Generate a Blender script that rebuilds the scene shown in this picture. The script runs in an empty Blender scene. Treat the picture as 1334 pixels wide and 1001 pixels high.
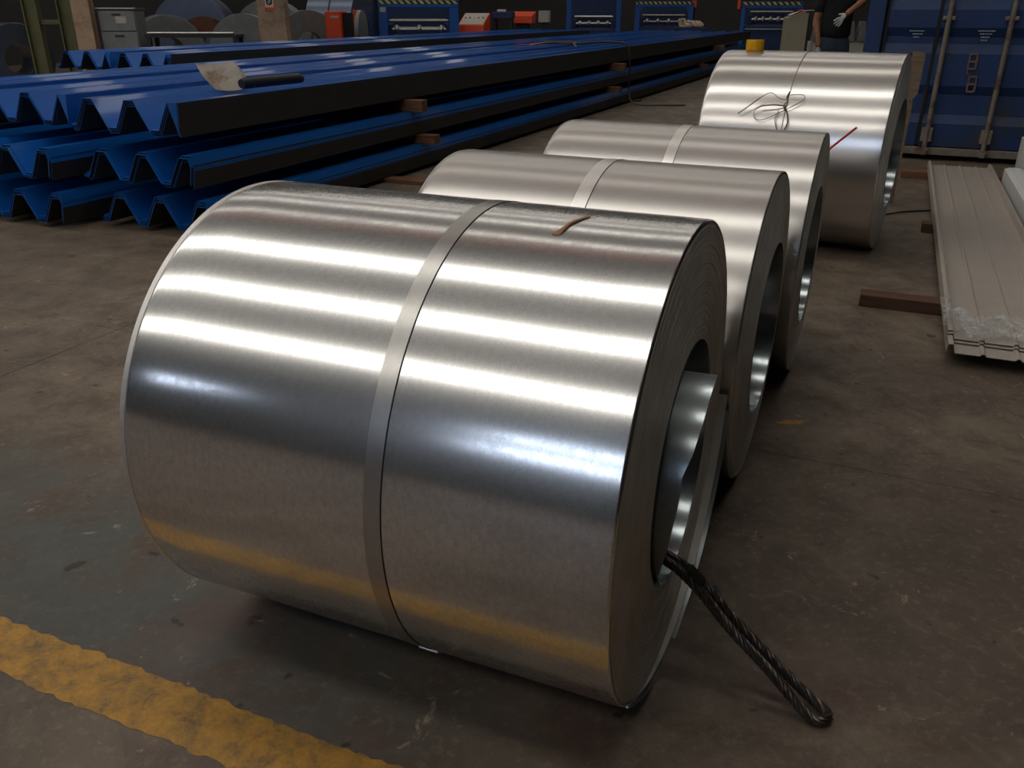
import bpy, bmesh, math, random
from mathutils import Vector, Matrix, Euler
random.seed(7)
scene = bpy.context.scene
COL = scene.collection
PI = math.pi

# ------------------------------------------------------------------ camera
cam = bpy.data.cameras.new('camera')
cam.sensor_width = 36.0
cam.lens = 1090.0 / 1334.0 * 36.0
cam.clip_start = 0.02
cam.clip_end = 200
camo = bpy.data.objects.new('camera', cam)
COL.objects.link(camo)
_p = math.radians(24.083); _r = math.radians(0.087)
_fw = Vector((0, math.cos(_p), -math.sin(_p))); _up = Vector((0, math.sin(_p), math.cos(_p))); _rt = Vector((1, 0, 0))
_x = math.cos(_r) * _rt + math.sin(_r) * _up
_y = -math.sin(_r) * _rt + math.cos(_r) * _up
_m = Matrix((_x, _y, -_fw)).transposed().to_4x4()
_m.translation = Vector((0, 0, 1.32))
camo.matrix_world = _m
scene.camera = camo

# ------------------------------------------------------------------ world, exposure
world = bpy.data.worlds.new('world'); scene.world = world
world.use_nodes = True
world.node_tree.nodes['Background'].inputs[0].default_value = (0.55, 0.65, 0.8, 1)
world.node_tree.nodes['Background'].inputs[1].default_value = 0.5
vs = scene.view_settings
vs.view_transform = 'Standard'
try: vs.look = 'None'
except Exception: pass
vs.gamma = 1.0
vs.use_curve_mapping = False
vs.exposure = 0.0
SKYLIGHT = 4.3       # brightness of the daylit roof panels
CLERESTORY = 4.6     # brightness of the high wall windows

# ------------------------------------------------------------------ building frame
TH = math.radians(-23.5)
CA, SA = math.cos(TH), math.sin(TH)
def B(s, w, z=0.0):
    return Vector((s * CA - w * SA, s * SA + w * CA, z))

# ------------------------------------------------------------------ material helpers
def hexlin(r, g, b):
    f = lambda c: (c / 255 / 12.92) if c / 255 <= 0.04045 else ((c / 255 + 0.055) / 1.055) ** 2.4
    return (f(r), f(g), f(b), 1)

class NT:
    def __init__(self, name):
        self.m = bpy.data.materials.new(name); self.m.use_nodes = True
        self.t = self.m.node_tree; self.n = self.t.nodes; self.l = self.t.links
        self.b = self.n['Principled BSDF']; self.out = self.n['Material Output']
    def node(self, kind, **kw):
        nd = self.n.new(kind)
        for k, v in kw.items():
            if k == 'inp':
                for kk, vv in v.items(): nd.inputs[kk].default_value = vv
            else: setattr(nd, k, v)
        return nd
    def link(self, a, b): self.l.new(a, b)
    def coord(self, kind='Object', scale=(1, 1, 1)):
        tc = self.node('ShaderNodeTexCoord'); mp = self.node('ShaderNodeMapping')
        mp.inputs['Scale'].default_value = scale
        self.link(tc.outputs[kind], mp.inputs['Vector']); return mp.outputs[0]
    def world(self, scale=(1, 1, 1)):
        g = self.node('ShaderNodeNewGeometry'); mp = self.node('ShaderNodeMapping')
        mp.inputs['Scale'].default_value = scale
        self.link(g.outputs['Position'], mp.inputs['Vector']); return mp.outputs[0]
    def noise(self, vec, scale, detail=4, rough=0.55, dist=0.0):
        nd = self.node('ShaderNodeTexNoise', inp={'Scale': scale, 'Detail': detail, 'Roughness': rough, 'Distortion': dist})
        self.link(vec, nd.inputs['Vector']); return nd.outputs['Fac']
    def ramp(self, fac, stops):
        nd = self.node('ShaderNodeValToRGB'); cr = nd.color_ramp
        while len(cr.elements) < len(stops): cr.elements.new(0.5)
        for e, (p, c) in zip(cr.elements, stops):
            e.position = p; e.color = c if len(c) == 4 else (*c, 1)
        self.link(fac, nd.inputs[0]); return nd.outputs[0]
    def gray(self, fac, a, b, lo=0.0, hi=1.0):
        nd = self.node('ShaderNodeMapRange', inp={'From Min': a, 'From Max': b, 'To Min': lo, 'To Max': hi})
        self.link(fac, nd.inputs[0]); return nd.outputs[0]
    def mix(self, fac, a, b, blend='MIX'):
        nd = self.node('ShaderNodeMixRGB', blend_type=blend)
        for i, v in enumerate((fac, a, b)):
            if hasattr(v, 'links'): self.link(v, nd.inputs[i])
            else: nd.inputs[i].default_value = v
        return nd.outputs[0]
    def math(self, op, a, b=0.0):
        nd = self.node('ShaderNodeMath', operation=op)
        for i, v in enumerate((a, b)):
            if hasattr(v, 'links'): self.link(v, nd.inputs[i])
            else: nd.inputs[i].default_value = v
        return nd.outputs[0]
    def bump(self, h, strength, dist=0.01):
        nd = self.node('ShaderNodeBump', inp={'Strength': strength, 'Distance': dist})
        self.link(h, nd.inputs['Height']); self.link(nd.outputs[0], self.b.inputs['Normal'])
    def set(self, **kw):
        for k, v in kw.items():
            k = {'color': 'Base Color', 'rough': 'Roughness', 'metal': 'Metallic'}.get(k, k)
            if hasattr(v, 'links'): self.link(v, self.b.inputs[k])
            else: self.b.inputs[k].default_value = v
        return self.m

MATS = {}
def plain(name, rgb, rough=0.5, metal=0.0, var=0.18, scale=9.0, bump=0.05, dirt=None):
    if name in MATS: return MATS[name]
    t = NT(name); v = t.coord('Object'); n = t.noise(v, scale, 5)
    c = hexlin(*rgb)
    lo = tuple(x * (1 - var) for x in c[:3]); hi = tuple(min(1, x * (1 + var)) for x in c[:3])
    colr = t.ramp(n, [(0.3, lo), (0.7, hi)])
    if dirt:
        n2 = t.noise(v, scale * 0.35, 6, 0.7)
        colr = t.mix(t.gray(n2, 0.52, 0.68), colr, hexlin(*dirt))
    t.set(color=colr, rough=rough, metal=metal)
    if bump: t.bump(n, bump, 0.01)
    MATS[name] = t.m
    return t.m

# galvanised strip, uv in metres: u along the coil axis, v round the coil
def galvanised(name, base, r_lo, r_hi, speck, wide=0.3, wide_r=0.4):
    t = NT(name); tc = t.node('ShaderNodeTexCoord')
    def uv(sx, sy):
        mp = t.node('ShaderNodeMapping'); mp.inputs['Scale'].default_value = (sx, sy, 1)
        t.link(tc.outputs['UV'], mp.inputs['Vector']); return mp.outputs[0]
    fine = t.noise(uv(1, 0.5), 420, 2, 0.6)
    mid = t.noise(uv(1, 0.6), 95, 4, 0.65)
    big = t.noise(uv(1, 1), 5.0, 4, 0.6)
    f = t.math('ADD', t.math('MULTIPLY', fine, 0.45), t.math('MULTIPLY', mid, 0.55))
    f = t.math('ADD', f, t.math('MULTIPLY', t.math('SUBTRACT', big, 0.5), 0.25))
    c0 = tuple(x * (1 - speck) for x in base); c1 = base
    colr = t.ramp(f, [(0.38, c0), (0.60, c1)])
    rg = t.gray(f, 0.34, 0.64, r_hi, r_lo)
    t.set(color=colr, rough=rg, metal=1.0)
    g = t.node('ShaderNodeBsdfGlossy')      # broader second lobe of the zinc spangle
    g.inputs['Roughness'].default_value = wide_r
    t.link(colr, g.inputs['Color'])
    mx = t.node('ShaderNodeMixShader'); mx.inputs[0].default_value = wide
    t.link(t.b.outputs[0], mx.inputs[1]); t.link(g.outputs[0], mx.inputs[2])
    t.link(mx.outputs[0], t.out.inputs['Surface'])
    return t.m

M_galv1 = galvanised('galvanised_bright', (0.78, 0.77, 0.75), 0.125, 0.195, 0.24, 0.28, 0.33)
M_galv2 = galvanised('galvanised_satin', (0.55, 0.525, 0.498), 0.235, 0.265, 0.02, 0.40, 0.44)
M_galv4 = galvanised('galvanised_soft', (0.63, 0.60, 0.57), 0.20, 0.235, 0.02, 0.35, 0.44)
M_strap = plain('steel_strap', (182, 179, 175), 0.30, 1.0, 0.05, 60, 0.02)
M_strapshine = plain('steel_strap_bright', (222, 218, 214), 0.34, 1.0, 0.04, 60, 0.02)
M_rim = plain('scuffed_zinc_edge', (214, 210, 206), 0.5, 1.0, 0.06, 60, 0.02)
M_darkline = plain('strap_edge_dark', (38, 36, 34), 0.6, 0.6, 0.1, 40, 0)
M_tail = galvanised('galvanised_inner', (0.55, 0.59, 0.60), 0.16, 0.24, 0.10)

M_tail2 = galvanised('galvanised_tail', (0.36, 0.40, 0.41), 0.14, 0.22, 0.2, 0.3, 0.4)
def edge_mat():
    t = NT('coil_edge'); v = t.coord('Object')
    n = t.noise(v, 14, 4); n2 = t.noise(v, 240, 2)
    c = t.ramp(n, [(0.3, hexlin(182, 180, 174)), (0.7, hexlin(204, 201, 194))])
    t.set(color=c, rough=t.gray(n2, 0.3, 0.7, 0.42, 0.58), metal=0.25)
    t.bump(n2, 0.1, 0.002); return t.m
M_edge = edge_mat()

def floor_mat():
    t = NT('worn_concrete'); v = t.world()
    n1 = t.noise(v, 0.9, 6, 0.62); n2 = t.noise(v, 4.5, 8, 0.68, 0.4); n3 = t.noise(v, 38, 5, 0.7); n4 = t.noise(v, 150, 3, .6)
    base = t.ramp(n1, [(0.34, hexlin(84, 72, 60)), (0.52, hexlin(108, 94, 79)), (0.68, hexlin(128, 112, 93))])
    base = t.mix(t.gray(n2, 0.40, 0.62, 0.0, 0.75), base, hexlin(78, 66, 56))
    base = t.mix(t.gray(n3, 0.52, 0.72, 0.0, 0.45), base, hexlin(146, 130, 108))
    # frame along the building for the painted bay
    mp = t.node('ShaderNodeMapping'); mp.inputs['Rotation'].default_value = (0, 0, -TH)
    g = t.node('ShaderNodeNewGeometry'); t.link(g.outputs['Position'], mp.inputs['Vector'])
    sx = t.node('ShaderNodeSeparateXYZ'); t.link(mp.outputs[0], sx.inputs[0])
    S, W = sx.outputs['X'], sx.outputs['Y']
    wob = t.math('MULTIPLY', t.math('SUBTRACT', n2, 0.5), 1.1)
    bw = t.math('MULTIPLY', t.gray(t.math('ADD', W, wob), 0.80, 0.98), t.gray(t.math('ADD', W, wob), 1.72, 1.42))
    bs = t.math('MULTIPLY', t.gray(t.math('ADD', S, wob), -0.45, -1.0), t.gray(t.math('ADD', S, wob), -3.2, -2.3))
    teal = t.math('MULTIPLY', t.math('MULTIPLY', bw, bs), t.gray(n2, 0.66, 0.5))
    base = t.mix(t.math('MULTIPLY', teal, 0.6), base, hexlin(66, 76, 76))
    # oxide red primer worn into the bay
    nr = t.noise(v, 2.3, 5, 0.6)
    red = t.math('MULTIPLY', t.gray(W, 2.2, 1.2), t.gray(nr, 0.5, 0.66))
    base = t.mix(t.math('MULTIPLY', red, 0.55), base, hexlin(96, 66, 58))
    # pale chipped patches
    nc = t.noise(v, 7.5, 9, 0.72, 1.2)
    base = t.mix(t.gray(nc, 0.62, 0.66, 0, .6), base, hexlin(168, 150, 128))
    # fine pale scratches
    vs_ = t.world((1, 1, 1))
    wv = t.noise(vs_, 5.0, 8, 0.75, 3.0)
    scr = t.math('MULTIPLY', t.gray(t.math('ABSOLUTE', t.math('SUBTRACT', wv, 0.5)), 0.006, 0.0), t.gray(n1, 0.5, 0.62))
    base = t.mix(t.math('MULTIPLY', scr, 0.7), base, hexlin(178, 165, 148))
    # dark oil spots
    no = t.noise(v, 11, 3, 0.5)
    base = t.mix(t.gray(no, 0.68, 0.72, 0, .8), base, hexlin(34, 28, 25))
    t.set(color=base, rough=t.gray(n2, 0.3, 0.7, 0.48, 0.74))
    hgt = t.math('ADD', t.math('MULTIPLY', n3, 0.6), t.math('MULTIPLY', n4, 0.4))
    t.bump(hgt, 0.22, 0.006)
    return t.m
M_floor = floor_mat()

def line_mat():
    t = NT('worn_yellow_paint'); v = t.world()
    n2 = t.noise(v, 16, 9, 0.78, 0.2); n3 = t.noise(v, 90, 5, 0.7)
    c = t.ramp(n3, [(0.3, hexlin(158, 114, 40)), (0.7, hexlin(190, 142, 58))])
    f = t.math('ADD', t.math('MULTIPLY', n2, 0.75), t.math('MULTIPLY', n3, 0.25))
    c = t.mix(t.gray(f, 0.46, 0.60, 0, .85), c, hexlin(98, 80, 56))
    t.set(color=c, rough=0.62); t.bump(n3, 0.15, 0.004); return t.m
M_line = line_mat()

def blue_mat():
    t = NT('blue_prepainted_steel'); v = t.coord('Object', (1, 0.05, 1)); n = t.noise(v, 6, 3)
    c = t.ramp(n, [(0.3, hexlin(18, 92, 172)), (0.7, hexlin(24, 104, 190))])
    t.set(color=c, rough=0.3); t.b.inputs['Coat Weight'].default_value = 0.7
    t.b.inputs['Coat Roughness'].default_value = 0.05
    return t.m
M_blue = blue_mat()
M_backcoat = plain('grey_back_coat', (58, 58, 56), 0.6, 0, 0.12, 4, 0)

def wood_mat(name, a, b, sc=(1.2, 14, 14)):
    t = NT(name); v = t.coord('Object', sc); n = t.noise(v, 3.0, 6, 0.65, 0.8)
    t.set(color=t.ramp(n, [(0.3, hexlin(*a)), (0.7, hexlin(*b))]), rough=0.8); t.bump(n, 0.3, 0.006); return t.m
M_wood = wood_mat('timber', (88, 58, 38), (132, 92, 62))
M_wooddark = wood_mat('timber_dark', (66, 44, 32), (100, 68, 48))
M_woodpale = wood_mat('timber_pale', (96, 80, 64), (132, 112, 92))
M_cream = plain('cream_prepainted_steel', (172, 162, 150), 0.42, 0, 0.06, 5, 0.02)
M_white = plain('white_board', (206, 206, 204), 0.55, 0, 0.06, 20, 0.05)
M_contblue = plain('container_blue', (22, 52, 98), 0.55, 0, 0.22, 4, 0.05, (46, 52, 60))
M_contbar = plain('container_bar', (132, 122, 110), 0.5, 0.3, 0.2, 14, 0.1, (94, 62, 44))
M_rustbar = plain('rust_plate', (112, 92, 78), 0.7, 0, 0.25, 30, 0.2, (108, 66, 48))
M_dark = plain('dark_paint', (34, 34, 38), 0.6, 0, 0.2, 8, 0.05)
M_black = plain('black_rubber', (16, 15, 15), 0.7, 0, 0.1, 30, 0.05)
M_machblue = plain('machine_blue', (26, 82, 160), 0.4, 0, 0.12, 5, 0.03)
M_machnavy = plain('machine_navy', (18, 42, 84), 0.5, 0, 0.15, 5, 0.03)
M_orange = plain('machine_orange', (226, 78, 28), 0.42, 0, 0.1, 8, 0.03)
M_olive = plain('olive_steel', (92, 92, 58), 0.6, 0, 0.15, 6, 0.08)
M_beige = plain('beige_steel', (168, 142, 116), 0.6, 0, 0.12, 6, 0.08, (120, 92, 74))
M_grey = plain('grey_steel', (122, 124, 122), 0.5, 0.3, 0.12, 7, 0.05)
M_steel = plain('roller_steel', (168, 168, 166), 0.3, 1.0, 0.1, 20, 0.03)
M_rustcoil = plain('rusty_steel', (112, 74, 56), 0.7, 0.3, 0.2, 9, 0.1, (70, 46, 38))
M_bluegrey = plain('blue_grey_steel', (112, 122, 142), 0.32, 0.8, 0.08, 8, 0.02)
M_console = plain('console_beige', (150, 140, 116), 0.5, 0, 0.06, 6, 0.03)
M_paper = plain('paper', (198, 188, 172), 0.75, 0, 0.08, 14, 0.1, (150, 120, 92))
M_red = plain('red_plastic', (190, 44, 26), 0.4, 0, 0.08, 14, 0)
M_rope = plain('oiled_wire_rope', (92, 86, 80), 0.38, 0.7, 0.35, 70, 0.1, (70, 48, 36))
M_wire = plain('tie_wire', (96, 82, 66), 0.45, 0.8, 0.2, 40, 0)
M_brownstrap = plain('brown_strap', (150, 104, 66), 0.5, 0.1, 0.15, 30, 0)
M_tape = plain('yellow_tape', (222, 164, 22), 0.25, 0, 0.08, 30, 0)
M_core = plain('cardboard_core', (170, 140, 102), 0.8, 0, 0.08, 30, 0)
M_rag = plain('cotton_rag', (190, 172, 148), 0.9, 0, 0.2, 18, 0.4)
M_roof = plain('roof_sheet', (40, 40, 42), 0.8, 0, 0.1, 2, 0)
M_wall = plain('wall_sheet', (52, 51, 49), 0.8, 0, 0.12, 0.8, 0.03)
M_crane = plain('crane_red', (168, 62, 38), 0.5, 0, 0.1, 1, 0)
M_shirt = plain('dark_cotton', (26, 27, 31), 0.9, 0, 0.2, 30, 0.2)
M_jeans = plain('blue_denim', (66, 78, 92), 0.9, 0, 0.2, 24, 0.2)
M_skin = plain('skin', (176, 116, 84), 0.55, 0, 0.06, 12, 0)
M_glove = plain('white_glove', (206, 202, 196), 0.85, 0, 0.1, 60, 0.2)
M_hair = plain('dark_hair', (22, 18, 16), 0.6, 0, 0.2, 50, 0.2)
M_letter = plain('faded_white_print', (168, 172, 178), 0.7, 0, 0.2, 60, 0)
M_label = plain('pale_label', (176, 172, 160), 0.7, 0, 0.1, 30, 0)
M_floorpatch = plain('spilt_yellow_paint', (170, 122, 40), 0.6, 0, 0.2, 40, 0)

def film_mat():
    t = NT('clear_plastic_film'); v = t.coord('Object'); n = t.noise(v, 26, 5, 0.7, 1.0)
    t.set(color=(0.9, 0.9, 0.9, 1), rough=0.16); t.bump(n, 0.9, 0.02)
    t.b.inputs['Specular IOR Level'].default_value = 0.9
    tr = t.node('ShaderNodeBsdfTransparent'); mx = t.node('ShaderNodeMixShader')
    t.link(t.gray(n, 0.35, 0.72, 0.06, 0.5), mx.inputs[0])
    t.link(tr.outputs[0], mx.inputs[1]); t.link(t.b.outputs[0], mx.inputs[2]); t.link(mx.outputs[0], t.out.inputs['Surface'])
    return t.m
M_film = film_mat()

def hazard_mat():
    t = NT('hazard_stripes'); v = t.coord('Object')
    sx = t.node('ShaderNodeSeparateXYZ'); t.link(v, sx.inputs[0])
    k = t.math('FRACT', t.math('MULTIPLY', t.math('ADD', sx.outputs['X'], sx.outputs['Z']), 6.2))
    st = t.math('GREATER_THAN', k, 0.5)
    t.set(color=t.mix(st, hexlin(22, 26, 24), hexlin(190, 186, 92)), rough=0.5); return t.m
M_hazard = hazard_mat()

def emit(name, rgb, strength):
    m = bpy.data.materials.new(name); m.use_nodes = True; nt = m.node_tree; nt.nodes.clear()
    e = nt.nodes.new('ShaderNodeEmission'); o = nt.nodes.new('ShaderNodeOutputMaterial')
    e.inputs[0].default_value = (*rgb, 1); e.inputs[1].default_value = strength
    nt.links.new(e.outputs[0], o.inputs[0]); return m
M_sky = emit('daylit_roof_panel', (1.0, 0.965, 0.90), SKYLIGHT)
M_skyold = emit('aged_roof_panel', (1.0, 0.94, 0.86), SKYLIGHT * 0.5)
M_win = emit('daylit_window', (0.66, 0.78, 1.0), CLERESTORY)

# ------------------------------------------------------------------ mesh helpers
def box(bm, c, s, rot=None, bev=0.0):
    r = bmesh.ops.create_cube(bm, size=1.0)
    vv = r['verts']
    M = Matrix.Translation(Vector(c)) @ (rot.to_matrix().to_4x4() if rot else Matrix()) @ Matrix.Diagonal((*s, 1))
    bmesh.ops.transform(bm, matrix=M, verts=vv)
    if bev:
        ed = list({e for v in vv for e in v.link_edges})
        bmesh.ops.bevel(bm, geom=ed, offset=bev, segments=2, profile=0.5, affect='EDGES')
    return bm

def lathe(bm, prof, n=48, axis='Z', origin=(0, 0, 0), closed=False, a0=0.0, a1=2 * PI, uvname=None):
    """prof: (radius, axial) pairs; axis X/Z/Y"""
    full = abs(a1 - a0 - 2 * PI) < 1e-6
    m = n if full else n + 1
    rows = []
    O = Vector(origin)
    for r, h in prof:
        row = []
        for i in range(m):
            a = a0 + (a1 - a0) * i / n
            c, s = r * math.cos(a), r * math.sin(a)
            p = {'Z': (c, s, h), 'X': (h, c, s), 'Y': (s, h, c)}[axis]
            row.append(bm.verts.new(O + Vector(p)))
        rows.append(row)
    uvl = bm.loops.layers.uv.verify()
    R = max(p[0] for p in prof)
    pairs = list(zip(range(len(prof) - 1), range(1, len(prof))))
    if closed: pairs.append((len(prof) - 1, 0))
    for j, k in pairs:
        for i in range(n):
            i2 = (i + 1) % m if full else i + 1
            f = bm.faces.new((rows[j][i], rows[j][i2], rows[k][i2], rows[k][i]))
            vals = ((prof[j][1], i), (prof[j][1], i + 1), (prof[k][1], i + 1), (prof[k][1], i))
            for lp, (h, ii) in zip(f.loops, vals):
                lp[uvl].uv = (h, (a0 + (a1 - a0) * ii / n) * R)
    return bm

def tube(bm, pts, r, n=6, cap=True):
    pts = [Vector(p) for p in pts]
    rad = r if isinstance(r, (list, tuple)) else [r] * len(pts)
    up = Vector((0, 0, 1)); rows = []
    prev = None
    for i, p in enumerate(pts):
        t = (pts[min(i + 1, len(pts) - 1)] - pts[max(i - 1, 0)]).normalized()
        if prev is None:
            ref = up if abs(t.dot(up)) < 0.95 else Vector((1, 0, 0))
            u = t.cross(ref).normalized()
        else:
            u = (prev - t * prev.dot(t)).normalized()
        prev = u; v = t.cross(u)
        rows.append([bm.verts.new(p + rad[i] * (math.cos(2 * PI * k / n) * u + math.sin(2 * PI * k / n) * v)) for k in range(n)])
    for a, b in zip(rows[:-1], rows[1:]):
        for k in range(n):
            bm.faces.new((a[k], a[(k + 1) % n], b[(k + 1) % n], b[k]))
    if cap:
        bm.faces.new(rows[0][::-1]); bm.faces.new(rows[-1])
    return bm

def prism(bm, poly, h0, h1, axis='Y'):
    """poly points (a,b); extruded along axis from h0 to h1"""
    f = {'Y': lambda p, h: (p[0], h, p[1]), 'X': lambda p, h: (h, p[0], p[1]), 'Z': lambda p, h: (p[0], p[1], h)}[axis]
    a = [bm.verts.new(f(p, h0)) for p in poly]; b = [bm.verts.new(f(p, h1)) for p in poly]
    n = len(poly)
    for i in range(n):
        bm.faces.new((a[i], a[(i + 1) % n], b[(i + 1) % n], b[i]))
    bm.faces.new(a[::-1]); bm.faces.new(b)
    return bm

def smoothpath(pts, k=8):
    """Catmull-Rom through points"""
    P = [Vector(p) for p in pts]; out = []
    for i in range(len(P) - 1):
        p0 = P[max(i - 1, 0)]; p1 = P[i]; p2 = P[i + 1]; p3 = P[min(i + 2, len(P) - 1)]
        for j in range(k):
            t = j / k
            out.append(0.5 * ((2 * p1) + (p2 - p0) * t + (2 * p0 - 5 * p1 + 4 * p2 - p3) * t * t + (3 * p1 - p0 - 3 * p2 + p3) * t ** 3))
    out.append(P[-1]); return out

def mesh(name, bm, m, smooth=False, recalc=True):
    if recalc: bmesh.ops.recalc_face_normals(bm, faces=bm.faces)
    me = bpy.data.meshes.new(name); bm.to_mesh(me); bm.free()
    for x in (m if isinstance(m, (list, tuple)) else [m]): me.materials.append(x)
    if smooth:
        ang = math.radians(35) if smooth is True else smooth
        for p in me.polygons: p.use_smooth = True
        try: me.set_sharp_from_angle(angle=ang)
        except Exception: pass
    return me

def obj(name, bm, m, parent=None, loc=(0, 0, 0), rot=(0, 0, 0), smooth=False, recalc=True):
    me = bm if isinstance(bm, bpy.types.Mesh) else mesh(name, bm, m, smooth, recalc)
    o = bpy.data.objects.new(name, me); COL.objects.link(o)
    o.location = loc; o.rotation_euler = rot
    if parent: o.parent = parent
    return o

def tag(o, label=None, cat=None, group=None, kind=None):
    if label: o['label'] = label
    if cat: o['category'] = cat
    if group: o['group'] = group
    if kind: o['kind'] = kind
    return o

def thing(name, label, cat, loc=(0, 0, 0), rotz=0.0, group=None):
    o = bpy.data.objects.new(name, None); COL.objects.link(o)
    o.empty_display_size = 0.1
    o.location = loc; o.rotation_euler = (0, 0, rotz)
    return tag(o, label, cat, group)

def part(name, parent, m, fn, smooth=False, loc=(0, 0, 0), rot=(0, 0, 0)):
    bm = bmesh.new(); fn(bm)
    return obj(name, bm, m, parent, loc, rot, smooth)

# ================================================================== THE HALL
S0, S1, W0, W1, ZR = -21.0, 13.0, -14.0, 37.0, 10.0
# floor: base and cast slabs with recessed joints
bm = bmesh.new(); box(bm, (0, 0, -0.10), (S1 - S0, W1 - W0, 0.16))
floor = obj('floor', bm, M_floor, None, B((S0 + S1) / 2, (W0 + W1) / 2), (0, 0, TH)); tag(floor, kind='structure')
sj = [S0, -14.6, -9.1, -3.05, 3.4, 8.2, S1]
wj = [W0, -9.5, -3.5, 2.545, 8.75, 14.5, 20.5, 26.5, 32, W1]
for i in range(len(sj) - 1):
    for j in range(len(wj) - 1):
        a, b, c, d = sj[i], sj[i + 1], wj[j], wj[j + 1]
        bm = bmesh.new(); g = 0.0015
        box(bm, (0, 0, -0.01), (b - a - 2 * g, d - c - 2 * g, 0.02), None, 0.002)
        obj('concrete_slab', bm, M_floor, floor, ((a + b) / 2 - (S0 + S1) / 2, (c + d) / 2 - (W0 + W1) / 2, 0))

def wallbox(name, s0, s1, w0, w1, z0, z1, m=M_wall):
    bm = bmesh.new(); box(bm, (0, 0, (z1 - z0) / 2), (s1 - s0, w1 - w0, z1 - z0))
    return tag(obj(name, bm, m, None, B((s0 + s1) / 2, (w0 + w1) / 2, z0), (0, 0, TH)), kind='structure')
wall_b = wallbox('wall_back', S0, S1, W0 - 0.2, W0, -0.02, ZR)
wall_f = wallbox('wall_far', S0, S1, W1, W1 + 0.2, -0.02, ZR)
wall_l = wallbox('wall_left', S0 - 0.2, S0, W0, W1, -0.02, ZR)
wall_r = wallbox('wall_right', S1, S1 + 0.2, W0, W1, -0.02, ZR)
roof = wallbox('ceiling', S0, S1, W0, W1, ZR, ZR + 0.2, M_roof)
RC = ((S0 + S1) / 2, (W0 + W1) / 2)
# daylit roof panels in rows across the hall
bm = bmesh.new(); box(bm, (0, 0, 0), (2.70, 1.25, 0.03)); me_panel = mesh('skylight_panel', bm, M_sky)
bm = bmesh.new(); box(bm, (0, 0, 0), (2.70, 1.25, 0.03)); me_old = mesh('skylight_panel', bm, M_skyold)
bm = bmesh.new(); box(bm, (0, 0, 0), (2.70, 2.0, 0.03)); me_wide = mesh('skylight_panel', bm, M_sky)
WSTRIP = [-7.2, -1.5, 3.1, 9.0, 14.4, 19.8, 25.2, 30.6]      # the older bays at the far end have yellowed, dimmer panels
for w in WSTRIP:
    s = S0 + 1.4
    while s < (0.6 if w > -5 else -2.0):
        obj('skylight_panel', (me_wide if w < -5 else me_panel if w < 5 else me_old), None, roof, (s + 1.3 - RC[0], w - RC[1], -0.02))
        s += 2.75
# roof beams across and down the hall
for w in (-10.2, -4.4, 0.9, 6.2, 11.7, 17.1, 22.5, 27.9, 33.3):
    if not (W0 + 1 < w < W1 - 1): continue
    bm = bmesh.new(); L = S1 - S0
    box(bm, (0, 0, -0.30), (L, 0.16, 0.02)); box(bm, (0, 0, -0.16), (L, 0.015, 0.28)); box(bm, (0, 0, -0.01), (L, 0.16, 0.02))
    obj('roof_beam', bm, M_roof, roof, (0, w - RC[1], 0))
# high wall windows (daylight) on the back and left walls, with frames
def clerestory(idx, s, w, z0, z1, length, along):
    rz = TH if along == 's' else TH + PI / 2
    t = bpy.data.objects.new('window_%d' % idx, None); COL.objects.link(t); tag(t, kind='structure')
    t.location = B(s, w, z0); t.rotation_euler = (0, 0, rz)
    h = z1 - z0
    part('frame', t, M_dark, lambda b: (box(b, (0, 0, 0), (length, 0.1, 0.08)), box(b, (0, 0, h), (length, 0.1, 0.08)),
                                        [box(b, (-length / 2 + length * i / 4, 0, h / 2), (0.08, 0.1, h)) for i in range(5)]))
    for i in range(4):
        part('pane', t, M_win, lambda b: box(b, (-length / 2 + length * (i + 0.5) / 4, 0, h / 2), (length / 4 - 0.08, 0.02, h - 0.08)))
clerestory(1, -3.6, W0 + 0.08, 5.2, 6.5, 6.4, 's')
clerestory(2, -3.6, W0 + 0.08, 7.1, 8.3, 6.4, 's')
clerestory(3, -15.6, W0 + 0.08, 5.6, 6.8, 3.0, 's')
# red travelling-crane girder overhead
cr = thing('crane_girder', 'red box girder of the travelling crane high overhead', 'crane', B(-4, 6.3, 7.2), TH)
part('girder', cr, M_crane, lambda b: box(b, (0, 0, 0.35), (33.6, 0.5, 0.7), None, 0.02))
part('runway_flange', cr, M_crane, lambda b: (box(b, (0, 0, 0.01), (33.6, 0.62, 0.03)), box(b, (0, 0, 0.72), (33.6, 0.62, 0.03))))

# yellow floor line
bm = bmesh.new()
n = 700; rows = []
for i in range(n + 1):
    s = -9 + 13.0 * i / n
    j0 = random.uniform(-0.005, 0.005) + .002 * math.sin(i * .21); j1 = random.uniform(-0.005, 0.005) + .002 * math.sin(i * .17)
    rows.append([bm.verts.new(B(s, 0.845 + j0, 0.0012)), bm.verts.new(B(s, 0.975 + j1, 0.0012))])
for a, b in zip(rows[:-1], rows[1:]): bm.faces.new((a[0], b[0], b[1], a[1]))
tag(obj('floor_marking', bm, M_line), 'worn yellow line painted on the floor in front of the nearest coil', 'floor line')
# small spill of yellow paint by the coils
bm = bmesh.new()
c = B(-0.15, 2.80, 0.001); pts = []
for k in range(18):
    a = 2 * PI * k / 18; r = random.uniform(0.55, 1.0)
    pts.append(bm.verts.new(c + Vector((0.060 * r * math.cos(a), 0.022 * r * math.sin(a), 0))))
bm.faces.new(pts)
tag(obj('paint_spot', bm, M_floorpatch), 'small yellow paint spot on the floor beside the second coil', 'paint spot')

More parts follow.
